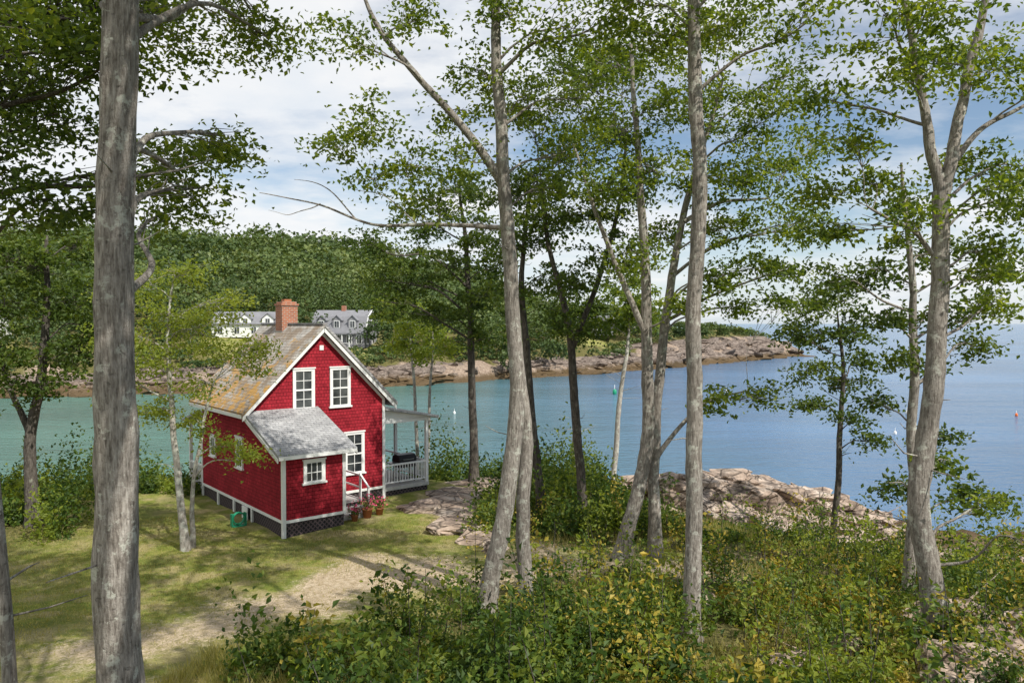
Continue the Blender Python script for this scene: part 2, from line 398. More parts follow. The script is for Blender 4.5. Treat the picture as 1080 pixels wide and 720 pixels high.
# large foreground trunk, left
tree([[(-4.14,1.2,.25),(-4.18,5,.215),(-4.21,7.4,.19),(-4.13,9.4,.18),(-4.05,12.5,.15),(-4.0,14.5,.08)]],
     [(-4.8,11.3,.8),(-3.7,11.4,.65),(-3.5,11.1,.4),(-5.1,9.4,.55),(-4.5,8.95,.55),(-5.0,8.6,.4),(-4.2,9.7,.35),(-4,13.5,1.4),(-2.5,13.9,1.4),(-5.5,13,1.3),(-3,14.5,1.4),(-6,11.8,.8)],
     8,leaf=.082,extra={(-4.8,11.3):11,(-3.7,11.4):11,(-3.5,11.1):11,(-5.1,9.4):11,(-4.5,8.95):11,(-5.0,8.6):11,(-4.2,9.7):11,(-6,11.8):11.5},dens=1.3)
tree([[(-10.6,1,.22),(-10.4,6,.18),(-10.2,10,.13),(-10,14,.05)]],
     [(-8.45,11.9,1.2),(-7.3,12.3,1.1),(-8.1,10.75,.9),(-8.45,9.45,1.1),(-7.56,9.05,.8),(-6.3,11.1,.6),(-9.5,13,1.5),(-9,10,1.1),(-8,13.5,1.3),(-7.2,9.9,.6),(-11,12,1.5),(-6.6,12.6,.8),(-5.6,10.2,.5),(-7.4,11.3,.8),(-8.9,11,.9)],
     13,leaf=.11,lf='dark',bk='barkd',dens=1.3)
tree([[(-5.3,1.3,.075),(-5.42,4.5,.065),(-5.7,7.5,.05),(-6.2,10,.03)]],[(-6.4,10.6,.8),(-7,11,.8)],8,leaf=.1,bk='bark',name='maple_sapling')
tree([[(-16.5,0,.22),(-16.6,3.1,.18),(-16.1,5.1,.15),(-15.9,8.3,.1),(-15.9,10,.05)],[(-16.5,2.9,.12),(-17.3,5,.08),(-17.8,7.5,.04)]],
     [(-16.3,9,1.5),(-17.2,7.7,1.4),(-15.1,8,1.2),(-16.9,5.7,1.3),(-15.1,6.1,1.2),(-15.8,4.8,.9),(-14.6,7,.9),(-17.4,9.3,1.3),(-15.6,9.8,1.),(-18.5,6,1.3)],
     26,leaf=.155,lf='dark',bk='barkd',nleaf=42)
tree([[(-10.1,0,.12),(-10.3,2.3,.10),(-10.5,4.7,.08),(-10.6,6.7,.055),(-10.4,8.2,.03)],[(-10.05,0.2,.08),(-10.0,2,.06),(-9.7,3.6,.05),(-9.3,5.2,.03)]],
     [(-10.7,7.3,1.),(-9.55,6.9,.9),(-11,5.85,.9),(-8.8,6.15,.8),(-9.6,5.3,.7),(-8.2,5.7,.55),(-11.5,8.2,.8),(-10,8.5,.8),(-10.9,4.4,.7),(-9.85,3.9,.45),(-8.8,3.35,.3),(-8.1,3.0,.3),(-11.8,6.7,.9),(-7.8,6.4,.45),(-12.2,5.4,.7),(-9,7.6,.7)],
     23.3,leaf=.10,lf='light',bk='barkw',name='birch_tree',dens=1.25,nleaf=42,spread=.7)
# central tall pair
tree([[(-.61,.2,.21),(-.18,2.64,.2),(.15,4.83,.185),(.02,7.9,.165),(-.22,10.5,.15),(-.35,13.15,.12),(-.4,15.8,.07)],
      [(.30,.2,.18),(.27,2.65,.165),(.33,4.6,.15),(.12,6.3,.12)],
      [(-.22,10.2,.11),(-.88,11.2,.09),(-1.97,12.4,.075),(-3.07,13.7,.06),(-3.5,14.9,.03)],
      [(-.12,9.2,.06),(-1.5,9.3,.045),(-3.07,9.2,.032),(-4.4,9.75,.02),(-5.8,10,.008)],
      [(-3.6,9.4,.018),(-4.3,10.2,.012),(-5.0,10.3,.004)],[(-4.4,9.75,.014),(-5.1,9.5,.008),(-5.6,9.6,.003)],[(-2.2,9.3,.02),(-2.9,9.9,.012),(-3.7,10.1,.004)]],
     [(-3.9,11.1,.6),(-3.1,11.6,.7),(-2.2,10.7,.8),(-3.5,13.15,.6),(-2.2,14,.7),(-.9,13.1,.7),(-1.5,12,.6),(.4,12.3,.9),(1.1,13.6,1.),(1.3,11.2,.8),(1.75,12.5,.9),(0,14,.8),(-3.1,10.3,.5),(-1.75,9.7,.45),(-1,16,1.5),(-3,16.3,1.3),(.9,10.2,.5),(2.2,13.8,.8),(-1.1,10.8,.5)],
     17.5,leaf=.11)
tree([[(-1.65,0,.2),(-1.7,3.3,.17),(-1.8,7,.14),(-2.06,10.75,.09),(-2.3,12.8,.05)]],
     [(-2.5,12.8,1.5),(-4.1,11.6,1.4),(-1.2,11.2,1.4),(-2.9,9.5,1.4),(-4.5,9.1,1.1),(-1,8.3,1.1),(-2.1,7.45,.9),(-5.2,7.9,.9),(-3.5,7.4,1.),(-5.8,8.9,.9),(-.5,9.7,1.1),(-6,10.3,1.),(-1.2,6.4,.8)],
     33,leaf=.16,lf='dark',bk='barkd',nleaf=44)
tree([[(1.08,0,.17),(.74,3.3,.15),(.54,5.7,.13),(.27,8.4,.1),(.7,11.8,.05)]],
     [(.7,12.4,1.3),(1.7,10.7,1.1),(0,9.7,1.),(1.2,8.7,.9),(-.3,11.8,1.1),(-.2,8.0,.8)],27,leaf=.135,lf='dark',bk='barkd')
tree([[(2.5,0,.17),(2.3,2.5,.15),(2.1,5.4,.14),(1.9,7.4,.11),(1.3,9.3,.08),(1,11.6,.05)],[(2.1,6.2,.1),(2.8,8,.09),(3.6,10.6,.07),(3.9,13.2,.04)]],
     [(1.95,12.9,1.3),(3.25,13.5,1.3),(3.9,11.6,1.2),(2.3,10.9,1.1),(1.1,10.6,1.),(3.25,9.3,1.),(1.95,8.3,.8),(3.6,16,1.4),(2,15.8,1.4),(2.8,6.7,.6),(1.6,7,.6),(.5,14,1.2)],
     26,leaf=.135,lf='dark',bk='barkd')
tree([[(3.3,0,.22),(3.8,2,.2),(4.1,4.2,.19),(4.0,6.75,.16),(3.9,9.6,.13),(3.7,12.4,.09),(3.5,15.2,.05)],
      [(4.35,0,.19),(4.3,2.5,.17),(4.4,5.1,.15),(4.7,7.6,.13),(5.1,10.1,.1),(5.8,12.4,.07),(6.3,14.3,.04)],
      [(4.0,6.6,.1),(3.2,8.4,.08),(2.4,10.4,.06),(1.8,12.3,.03)],
      [(4.3,3.0,.08),(5.0,4.0,.06),(5.8,4.75,.04),(7.0,5.0,.02)],
      [(5.1,10.0,.07),(6.2,10.6,.05),(7.6,10.7,.03)]],
     [(2.8,14.9,1.3),(4.2,15.5,1.4),(5.6,15.5,1.4),(4.5,13.5,1.3),(6.2,13.8,1.2),(3.1,12.9,1.2),(7,12.65,1.2),(5.6,11.5,1.1),(4.2,11.5,1.1),(2.8,11,1.),(6.7,11,1.),(8.1,11.5,1.),(6.2,9.8,.9),(7.6,9.8,.9),(4.5,9.8,.8),(8.7,10.1,.8),(5.8,8.4,.7),(7,8.6,.7),(8.4,8.7,.7),(3.4,9,.7),(6.7,7.5,.5),(5.8,4.9,.5),(7,5.1,.45),(7.8,13.9,1.1),(9.3,12.6,.8),(5.0,7.6,.5),(8.0,7.7,.4)],
     22.5,leaf=.125,nleaf=44)
tree([[(3.7,.45,.17),(3.75,3.9,.165),(3.7,6.8,.155),(3.8,10.1,.145),(3.67,13.6,.12),(3.6,15.5,.07)]],
     [(3.1,13,.8),(4.3,13.3,.8),(5.2,14,1.),(2.9,14.6,1.1),(3.7,16,1.5),(5.6,12.7,.8),(4.5,15,1.2),(2.4,13.6,.8)],15.5,leaf=.11)
tree([[(8.5,.5,.25),(8.25,2.1,.22),(8.1,3.6,.2),(8.27,5.1,.19),(8.46,7.8,.17),(8.44,9.6,.15)],
      [(8.44,9.3,.12),(8.4,9.7,.115),(8.15,11,.09),(7.8,12.3,.07),(7.6,13.8,.05)],
      [(8.44,9.3,.13),(8.5,9.7,.125),(8.8,11.1,.1),(9.2,12.8,.08),(9.4,14.1,.05)],
      [(8.5,10,.07),(9.3,10.9,.05),(10.1,11.3,.03)],
      [(8.45,8.2,.05),(7.8,8.9,.04),(7.0,9.3,.02)]],
     [(6.75,12.6,.8),(6.4,11.7,.65),(7.3,11.7,.65),(7.9,13,.85),(9.4,11.9,.65),(9.75,12.8,.85),(6.75,10.8,.65),(7.5,10,.6),(6.4,9.8,.5),(9.6,10.4,.65),(9.9,9.4,.6),(9,9.5,.5),(7.5,8.9,.5),(9.6,8.5,.5),(6.75,9.1,.4),(9.2,7.9,.35),(9.9,7.4,.35),(9.5,3.0,.4),(8.9,4.2,.3),(9.9,3.3,.4),(8.6,12.4,.6),(10.3,11.5,.8),(10.4,10.2,.75)],
     15,leaf=.11)
tree([[(10,0,.14),(10.1,3.2,.125),(10.1,5.6,.11),(10,8,.08),(9.85,9.6,.06),(9.7,11,.03)]],
     [(9.3,8.4,.7),(10.7,8.9,.7),(8.8,7.3,.6),(10,10.1,.8),(8.1,8.2,.6),(10.9,7.3,.5),(9.5,6.3,.5),(11.6,8.4,.6),(11.2,4.0,.4),(11.8,2.7,.4),(9,3.2,.3),(12.3,7.6,.5),(9.3,5.0,.3),(12.2,6.4,.4)],19,leaf=.125,lf='dark',bk='bark')
tree([[(11.9,-1,.12),(12.1,1.4,.11),(12.2,3.9,.09),(12.2,6,.06),(12,7.4,.03)]],
     [(11.55,6.7,1.),(12.6,6.7,.9),(11.2,5.3,.8),(12.8,4.9,.7),(10.9,7.7,.8),(12.25,3.5,.45),(13,2.8,.4),(10.7,4.2,.4),(11.9,8.1,.9),(13.5,5.6,.5),(10.3,6.6,.6)],28,leaf=.14,lf='dark',bk='barkd',name='maple_tree')
tree([[(4.9,-1,.14),(5.2,2.8,.12),(5.6,5.6,.09),(5.8,8,.04)]],[(5.7,8,1.2),(4.75,7,.9),(6.65,7.2,.9),(5.6,9.3,1.2)],37,leaf=.18,lf='oak',bk='barkw',name='birch_tree')
tree([[(3.0,-1,.12),(3.1,2.8,.1),(3.0,5.2,.07),(2.9,7,.04)]],[(2.9,6.9,1.),(3.6,7.9,1.),(2.2,8,1.)],37,leaf=.18,lf='dark',bk='barkw',name='birch_tree')
tree([[(-4.6,-.5,.10),(-4.8,4.3,.07),(-5,6.6,.04)],[(-4.2,-.5,.09),(-4.05,3.5,.07),(-3.9,6.6,.03)]],
     [(-4.9,7,.9),(-3.9,6.6,.8),(-5.5,6.1,.6),(-3.2,5.8,.6),(-4.4,5.4,.5),(-5.6,7.8,.9)],37,leaf=.16,lf='light',bk='barkw',name='birch_tree')
# trees added out of view to dapple the lawn; limbs reach forward high overhead
shade_blobs=[(.5,15,1.3),(-2,14.6,1.2),(3,14.8,1.3),(1,14.2,1.0),(-1.5,15.6,1.1),(3.6,16,1.2),(2,16.5,1.2),(-3.6,15.2,1.1),(-1.1,14.4,1.),(-2.8,15.5,1.1),(.6,15.6,1.),(-2.4,14.1,.9),(2.6,15.3,1.1),(-4.6,16,1.1),(4.5,15.1,1.1),(5.5,14.5,.9),(6.2,15.2,1.1),(-3.1,14.8,.9),(-4.5,15.3,1.),(-1.6,14.0,.9),(7.5,15.6,1.2),(-5.6,15.0,1.),(-6.6,16,1.)]
gy=[7.2,6,4.5,9.6,9.4,7.5,2,8.6,11.3,12.2,12.6,10.3,11,11.8,7,9.2,6.2,9.5,10.6,8.3,4.5,9.0,11.0]
tree([[(4.5,2,.28),(4.2,8,.23),(3.2,12,.16),(2.2,14.5,.08)]],shade_blobs,-3,leaf=.17,dens=.8,extra={(a,b):y for (a,b,c),y in zip(shade_blobs,gy)})
tree([[(-9,2,.25),(-9.2,8,.2),(-9,13,.12)]],[(-8,14,1.6),(-10.5,13,1.6),(-9,16,1.7)],2,leaf=.17,dens=.7)

# ------------------------------------------------------------------ undergrowth
def nz3(x,y,s,o=0.): return mnoise.noise(Vector((x*s,y*s,o)))
def free(x,y):
    d=float(pdist(np.array([x]),np.array([y]),path)[0])
    cn=nz3(x,y,.38,3.);clr=1.
    if cn<(-.05 if x>2.5 else -.22): clr=.22
    if y<18.6:
        left=-4.2+.7*math.sin(y*1.3)
        if x<left+max(0,(y-15))*.9: return 0
        return .95*clr if d>1.3 else 0
    if x>4.2 and y<34: return .8*clr if d>1.2 else .1
    if y<24.5 and x>-1: return .2 if d>1.5 else 0
    if -1.2<x<9 and y>=24.5: return .95
    if -3.6<x<=-1.2 and y>34.2: return .9
    if -12.5<x<=-3.5 and y>36.5: return .9
    if x<-12.5 and y>31: return .9
    if x<-14.6 and y>24: return .8
    return 0
shr=[]
def mound(x,y,R,H,n,mat,size):
    z0=g1(x,y);d=nrm(rng.normal(size=(n,3)));d[:,2]=np.abs(d[:,2])
    r=rng.uniform(.35,1.2,n)**.7;lump=1+.4*np.sin(d[:,0]*6+x*3)*np.cos(d[:,1]*5+y*2)+.25*np.sin(d[:,2]*7+x)
    C=np.array([x,y,z0])+d*(r*lump)[:,None]*np.array([R,R,H])
    V,F=leaves(C,size,.4);b=rng.uniform(-.3,.35);shr.append((V,F,mat,np.clip(rng.uniform(.05,.7,n)+b,0,1),False))
cnt=0
for _ in range(6000):
    y=rng.uniform(9.8,44);x=rng.uniform(-24,24)
    if abs(x)>y*.72+1.5: continue
    sn=near_shore(np.array([x]))[0]-y
    if sn<4.5: continue
    if x>5.2 and (sn<11 or y>28.8): continue
    if 4.8<x<18 and y>27.2+(.8 if x>13 else 0): continue
    if rng.random()>free(x,y)*(.7 if y<20 else .5): continue
    far=y>24
    sp_=nz3(x,y,.3,7.)
    R=rng.uniform(.22,.62)*(1.25 if far else 1.);H=rng.uniform(.25,.8)*(1+1.5*max(0,sp_*2.2))
    if far and x<5.5: H*=1.7
    if x>4.2 and y>21: H*=.55
    if not far and rng.random()<.1: H*=1.7;R*=1.1
    n=int(320*R/.5) if y<20 else int(190*R/.5)
    leftpart=x<1.5
    if leftpart: mi=rng.choice([0,1,2],p=[.86,.04,.10])
    elif sp_>.05: mi=rng.choice([0,1,2],p=[.76,.10,.14])
    else: mi=rng.choice([0,1,2],p=[.42,.36,.22])
    if far: mi=rng.choice([0,2],p=[.82,.18])
    size=(rng.choice([.075,.11,.15]) if not far else .15)
    if leftpart and not far: size=rng.choice([.10,.13,.16])
    mound(x,y,R,H,int(n*(.1/size)**1.2) if not far else n,mi,size)
    cnt+=1
for _ in range(520):
    y=rng.uniform(10.5,26);x=rng.uniform(-5,17)
    if abs(x)>y*.72 or free(x,y)<.15: continue
    z=g1(x,y);h=rng.uniform(.6,1.9);lean=rng.normal(size=2)*.25
    P=np.array([[x,y,z,.012],[x+lean[0]*.5,y+lean[1]*.5,z+h*.5,.009],[x+lean[0],y+lean[1],z+h,.004]])
    shr.append((*tube(P,4),3,0.,True));n=60
    tt=rng.uniform(.35,1.05,n);C=np.stack([x+lean[0]*tt,y+lean[1]*tt,z+h*tt],1)+rng.normal(size=(n,3))*.17*np.array([1,1,.6])
    shr.append((*leaves(C,rng.choice([.08,.13]),.5),int(rng.choice([0,2,1],p=[.55,.3,.15])),rng.uniform(.1,1,n),False))
make_mesh('undergrowth_shrubs',shr,[M['shrub'],M['yellow'],M['light'],M['barkd']])

def blades(n,xr,yr,keep,h0,h1,w):
    x=rng.uniform(*xr,n);y=rng.uniform(*yr,n);k=keep(x,y)&(np.abs(x)<y*.72+1);x=x[k];y=y[k];n=len(x)
    z=gz(x,y)-.01;h=rng.uniform(h0,h1,n);a=rng.uniform(0,np.pi,n);dx=np.cos(a)*w;dy=np.sin(a)*w;l=rng.normal(size=(2,n))*h*.35
    V=np.stack([np.stack([x-dx,y-dy,z],1),np.stack([x+dx,y+dy,z],1),np.stack([x+l[0],y+l[1],z+h],1)],1).reshape(-1,3)
    return V,np.arange(n*3).reshape(n,3),0,rng.uniform(0,1,n),False
vfree=np.vectorize(free)
def klawn(x,y):
    d=pdist(x,y,path);pz=np.sin(x*1.3+np.sin(y*1.1)*2)*np.sin(y*1.2+x*.6)
    return (rng.random(len(x))<np.clip((d-.6)/2.2+.45*pz,.04,1))&~((x>-13.5)&(x<-3)&(y>24.4+np.abs(x+7.5)*.8)&(y<37))
def kmead(x,y): return (vfree(x,y)>.1)&(near_shore(x)-y>9)
def kdry(x,y):
    f=vfree(x,y);return (f>.1)&(f<.4)&(near_shore(x)-y>9)
make_mesh('grass',[blades(110000,(-17,2.5),(10.5,27),klawn,.03,.09,.008),
                   blades(26000,(-6,18),(10,30),kmead,.2,.55,.009),
                   blades(60000,(1,18),(10,30),kdry,.15,.5,.009),
                   blades(5000,(-6,-2.5),(10.5,15),lambda x,y:x>-9,.12,.4,.008),
                   blades(5000,(-12,-3),(10,12.5),lambda x,y:x>-99,.08,.25,.008)],[M['grass']])

# ------------------------------------------------------------------ rocks
def rock_shape(seed,n=22,cuts=0,amp=.0):
    r=np.random.default_rng(seed);P=r.normal(size=(n,3));P/=np.abs(P).max(axis=1,keepdims=True)**.75*np.linalg.norm(P,axis=1,keepdims=True)**.25
    bm=bmesh.new()
    for p in P: bm.verts.new(p)
    res=bmesh.ops.convex_hull(bm,input=bm.verts)
    bmesh.ops.delete(bm,geom=[g for g in set(res['geom_interior']+res['geom_unused']) if isinstance(g,bmesh.types.BMVert)],context='VERTS')
    if cuts:
        bmesh.ops.bevel(bm,geom=bm.edges[:],offset=.04,segments=1,affect='EDGES',profile=.6)
        bmesh.ops.triangulate(bm,faces=bm.faces[:])
        bmesh.ops.subdivide_edges(bm,edges=bm.edges[:],cuts=cuts,use_grid_fill=True)
        for v in bm.verts:
            k=v.co*1.8+Vector((seed,0,0));v.co+=v.co.normalized()*amp*(mnoise.noise(k)+.5*mnoise.noise(k*2.7)-.7*abs(mnoise.noise(k*4.1)))
    bmesh.ops.triangulate(bm,faces=bm.faces[:]);bm.verts.index_update();bm.verts.ensure_lookup_table()
    V=np.array([v.co[:] for v in bm.verts])
    F=np.array([[v.index for v in f.verts] for f in bm.faces]);bm.free();return V,F
small=[rock_shape(i,18) for i in range(10)]
med=[rock_shape(80+i,14,1,.1) for i in range(8)]
def rot(a,b,c):
    return np.array((Matrix.Rotation(a,3,'Z')@Matrix.Rotation(b,3,'X')@Matrix.Rotation(c,3,'Y')))
def put(shape,c,s,a=0,b=0,e=0):
    V,F=shape;return ((V*np.array(s))@rot(a,b,e).T+np.array(c),F,0,rng.random(),False)
ch=[]
for _ in range(1500):
    x=rng.uniform(-120,99);ri=x>30;ds=rng.uniform(-1.5,16 if ri else 8);y=float(far_shore(np.array([x]))[0])+ds
    if x>88: y=rng.uniform(250,330)
    cl_=mnoise.noise(Vector((x*.09,y*.09,4.)))
    if cl_<-.25: continue
    s=rng.uniform(.3,1.0)*(1.3 if ri else 1)*(1+1.5*max(0,cl_))
    ch.append(put(small[rng.integers(10)],(x,y,g1(x,y)-.1),(s*2.2,s*1.4,s*.6),rng.uniform(-.5,.5)+.4,rng.normal()*.15,rng.normal()*.15))
make_mesh('far_shore_rocks',ch,[M['rockf']])
big=[rock_shape(40+i,20,4,.14) for i in range(6)]
ch=[]
R_=[(7.9,33.2,-.95,2.3,1.8,1.25),(10.0,33.6,-.95,2.5,1.8,1.3),(11.8,34.4,-1.35,2.0,1.7,1.2),(6.4,34.3,-1.0,1.7,1.5,1.15),(13.4,35.2,-1.85,1.9,1.6,1.1),(14.9,36.0,-2.35,1.8,1.5,1.1),
    (8.6,31.2,-1.5,1.9,1.3,.8),(10.6,31.5,-1.75,1.9,1.3,.9),(12.4,32.3,-2.1,1.8,1.3,.9),(16.3,36.1,-2.8,1.7,1.3,1.),(15.8,38.0,-3.5,1.3,1.2,.8),(9.3,36.5,-2.0,2.4,1.6,1.0),(6.2,37,-2,2.,1.5,.9),(6.9,31.0,-1.4,1.4,1.1,.75),(17.9,36.4,-3.2,1.5,1.1,.8),(14.4,33.2,-2.7,1.6,1.2,.75),(19.6,36.6,-3.6,1.3,1.,.65),(9.4,29.4,-1.75,1.5,1.0,.6),(11.6,29.9,-2.1,1.6,1.0,.65),(13.6,30.8,-2.6,1.5,1.0,.6),(7.6,29.2,-1.5,1.1,.8,.5)]
for i,(x,y,z,a,b,c) in enumerate(R_): ch.append(put(big[i%6],(x,y,z),(a,b,c),.5+rng.normal()*.3,.15+rng.normal()*.1,.25+rng.normal()*.1))
for _ in range(230):
    i=rng.integers(len(R_));x,y,z,a,b,c=R_[i];an=rng.uniform(0,6.28);q=rng.uniform(.2,.95)
    qx,qy=x+math.cos(an)*a*q,y+math.sin(an)*b*q;qz=z+c*(.95-.55*q*q)-.12
    s=rng.uniform(.25,.75)
    ch.append(put(med[rng.integers(8)],(qx,qy,qz),(s*1.9,s*.9,s*.5),.5+rng.normal()*.25,.15+rng.normal()*.14,.25+rng.normal()*.14))
make_mesh('granite_ledge',ch,[M['rock']])
ch=[]
for _ in range(900):
    x=rng.uniform(-30,34);y=float(near_shore(np.array([x]))[0])-rng.uniform(-2.,11 if x>5 else 5.5);s=rng.uniform(.15,.65)
    ch.append(put(small[rng.integers(10)],(x,y,g1(x,y)+.02),(s*1.6,s*1.1,s*.7),rng.uniform(0,6),rng.normal()*.2,rng.normal()*.2))
make_mesh('shore_boulders',ch,[M['rock']])
ch=[]
for i,(x,y,a,b) in enumerate([(-1.9,26.0,1.3,.9),(-2.3,27.6,1.5,1.1),(-2.6,29.4,1.5,1.2),(-2.2,31.2,1.4,1.1),(-1.6,33.,1.5,1.),(-3.5,28.4,.9,.8),(-1.0,24.6,.9,.7),(-.7,27.0,.9,.8),(-.5,23.4,.5,.4)]):
    ch.append(put(big[(i+2)%6],(x,y,g1(x,y)-.06),(a,b,.32),rng.uniform(0,3),.05*rng.normal(),.05*rng.normal()))
make_mesh('rock_outcrop',ch,[M['rock']])
ch=[]
for x,y,s in [(9.3,16.6,.8),(10.2,15.9,.6),(5.2,13.4,.4),(6.6,14.6,.35),(8,13,.7),(4.6,18.5,.35),(11,15.6,.7),(7.4,12.4,.5),(9.2,14.3,.6)]:
    ch.append(put(big[rng.integers(6)],(x,y,g1(x,y)+.25*s),(s*1.4,s,s*.75),rng.uniform(0,3)))
make_mesh('field_stones',ch,[M['rock']])

# ------------------------------------------------------------------ distant woods
ch=[]
def crown(x,y,R,H,n,size,off=0):
    z=g1(x,y);d=nrm(rng.normal(size=(n,3)));d[:,2]=np.where(d[:,2]<-.35,-d[:,2],d[:,2])
    lump=1+.25*np.sin(d[:,0]*4+x)*np.cos(d[:,1]*5+y)+.15*np.sin(d[:,2]*9+x)
    C=np.array([x,y,z+H*.58])+d*(lump*rng.uniform(.75,1.05,n))[:,None]*np.array([R,R,H*.45])
    # leaf tone runs darker low on each crown, lighter towards its top
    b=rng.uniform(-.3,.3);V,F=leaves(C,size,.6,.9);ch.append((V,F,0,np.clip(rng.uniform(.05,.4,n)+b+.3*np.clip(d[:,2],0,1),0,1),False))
placed={}
for _ in range(9000):
    y=rng.uniform(140,345);x=rng.uniform(-240,95)
    s2=float(far_s(np.array([x]),np.array([y])))
    if s2<52: continue
    if x>10 and rng.random()>.5: continue
    if x<-.8*y: continue
    R=rng.uniform(3.0,7.2);H=R*rng.uniform(1.5,2.3)
    key=(int(x//4.2),int(y//4.2))
    if key in placed: continue
    if any((key[0]+i,key[1]+j) in placed for i,j in ((1,0),(-1,0),(0,1),(0,-1))) and rng.random()<.7: continue
    placed[key]=1
    if x>-5: H*=.55;R*=.8
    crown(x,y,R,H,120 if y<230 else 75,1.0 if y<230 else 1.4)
HS=[(-34,152),(-52,150),(21,196)]
for _ in range(900):
    x=rng.uniform(-125,94);s2=rng.uniform(6,52);y=float(far_shore(np.array([x]))[0])+s2
    sight=any(abs(x/y-hx/hy)<.045 and y<hy+4 for hx,hy in HS)
    near_house=any(math.hypot(x-hx,y-hy)<9 for hx,hy in HS+[(-97,135)])
    if near_house: continue
    if x>30 and s2<14: continue
    if mnoise.noise(Vector((x*.08,y*.08,1.)))<-.3: continue
    sm=sight or x>40 or s2<14 or rng.random()<.55
    H=rng.uniform(1.,2.6) if sm else rng.uniform(4.5,8.5);R=H*.6 if not sm else H*.9
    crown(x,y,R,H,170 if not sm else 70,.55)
for x,y,H in [(-16,150,11),(-20,146,9),(-11,152,12),(-7,150,10),(-43,150,6.5),(-66,148,8),(-26,147,6),(-1,158,9),(5,165,9),(-14,158,13),(-38,165,11),(-50,163,11),(-60,163,12),(-28,163,12),(-72,150,9),(-44,162,12),(12,176,8),(30,200,7),(38,208,6),(0,150,6),(9,160,7),(48,216,4.5),(56,224,4),(64,230,4.5),(72,240,4)]:
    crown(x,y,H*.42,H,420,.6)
make_mesh('distant_trees',ch,[M['far']])

# ------------------------------------------------------------------ building helpers
def boxes(name,bs,mat,parent):
    V=[];F=[]
    for (x0,x1,y0,y1,z0,z1) in bs:
        o=len(V);V+=[(x0,y0,z0),(x1,y0,z0),(x1,y1,z0),(x0,y1,z0),(x0,y0,z1),(x1,y0,z1),(x1,y1,z1),(x0,y1,z1)]
        F+=[[o+i for i in f] for f in ((0,3,2,1),(4,5,6,7),(0,1,5,4),(1,2,6,5),(2,3,7,6),(3,0,4,7))]
    return make_mesh(name,[(V,F,0,0.,False)],[mat],parent=parent)
def prism(name,prof,axis,a0,a1,mat,parent):
    bm=bmesh.new()
    f=(lambda p,a:(p[0],a,p[1])) if axis=='y' else (lambda p,a:(a,p[0],p[1]))
    A=[bm.verts.new(f(p,a0)) for p in prof];B=[bm.verts.new(f(p,a1)) for p in prof]
    bm.faces.new(A);bm.faces.new(B[::-1]);n=len(prof)
    for i in range(n): bm.faces.new((A[i],B[i],B[(i+1)%n],A[(i+1)%n]))
    bmesh.ops.recalc_face_normals(bm,faces=bm.faces[:])
    me=bpy.data.meshes.new(name);bm.to_mesh(me);bm.free();me.materials.append(mat)
    ob=bpy.data.objects.new(name,me);col.objects.link(ob);ob.parent=parent;return ob
def empty(name,loc,rz):
    e=bpy.data.objects.new(name,None);col.objects.link(e);e.location=loc;e.rotation_euler=(0,0,rz);return e
def window(parent,face,plane,c,z0,z1,w,t=.09,mm=(2,2),split=True):
    def mp(a0,a1,d0,d1,zz0,zz1):
        return (a0,a1,plane-d1,plane-d0,zz0,zz1) if face=='front' else (plane-d1,plane-d0,a0,a1,zz0,zz1)
    L_,R=c-w/2,c+w/2
    fr=[mp(L_,L_+t,0,.05,z0,z1),mp(R-t,R,0,.05,z0,z1),mp(L_+t,R-t,0,.05,z1-t,z1),mp(L_-.05,R+.05,0,.085,z0-.06,z0)]
    fr.append(mp(L_-.03,R+.03,0,.075,z1,z1+.05))
    gl=mp(L_+t,R-t,0,.015,z0,z1-t)
    bars=[]
    zm=(z0+z1-t)/2
    if split: bars.append(mp(L_+t,R-t,.015,.04,zm-.03,zm+.03))
    bars.append(mp(L_+t,R-t,.015,.038,z0,z0+.05));bars.append(mp(L_+t,L_+t+.035,.015,.035,z0+.05,z1-t));bars.append(mp(R-t-.035,R-t,.015,.035,z0+.05,z1-t))
    k=mm[0]
    for i in range(1,k): xx=L_+t+(w-2*t)*i/k;bars.append(mp(xx-.012,xx+.012,.015,.03,z0+.05,z1-t))
    for q in ([(z0+zm)/2,(zm+z1-t)/2] if split else [zm]): bars.append(mp(L_+t+.035,R-t-.035,.015,.027,q-.012,q+.012))
    boxes('window_frame',fr,M['white'],parent);boxes('window_sash',bars,M['white'],parent);boxes('window_glass',[gl],M['glass'],parent)

# ------------------------------------------------------------------ red house
H=empty('red_cottage',(-7.5,24.7,0),math.radians(40))
prism('main_walls',[(0,.5),(5.4,.5),(5.4,4.05),(2.7,6.72),(0,4.05)],'y',2.7,8.0,M['red'],H)
prism('ell_walls',[(0,.5),(2.699,.5),(2.699,3.72),(0,2.68)],'x',0,2.25,M['red'],H)
boxes('foundation_lattice',[(.04,2.21,.04,2.7,-.4,.497),(.04,5.36,2.74,7.96,-.4,.497)],M['lattice'],H)
tr=[(-.02,.10,-.02,.10,-.05,2.62),(2.15,2.27,-.02,.10,.44,2.62),(5.30,5.42,2.68,2.80,.0,4.0),(-.02,.10,7.9,8.02,-.05,4.0),
    (-.015,.0,.1,7.9,.43,.53),(.1,2.15,-.015,0,.43,.53),(2.27,5.3,2.685,2.7,.43,.53),(.0,2.2,-.012,0.03,2.56,2.64),
    (-.02,.06,2.64,2.76,-.05,.43),(-.02,.06,4.4,4.52,-.05,.43),(-.02,.06,6.1,6.22,-.05,.43)]
boxes('corner_boards',tr,M['white'],H)
def slab(x0,z0,x1,z1,th): return [(x0,z0),(x1,z1),(x1,z1-th),(x0,z0-th)]
prism('roof_west_slope',slab(2.7,7.0,-.42,3.88,.12),'y',2.38,8.25,M['roofm'],H)
prism('roof_east_slope',slab(2.702,7.0,5.82,3.88,.12),'y',2.38,8.25,M['roof'],H)
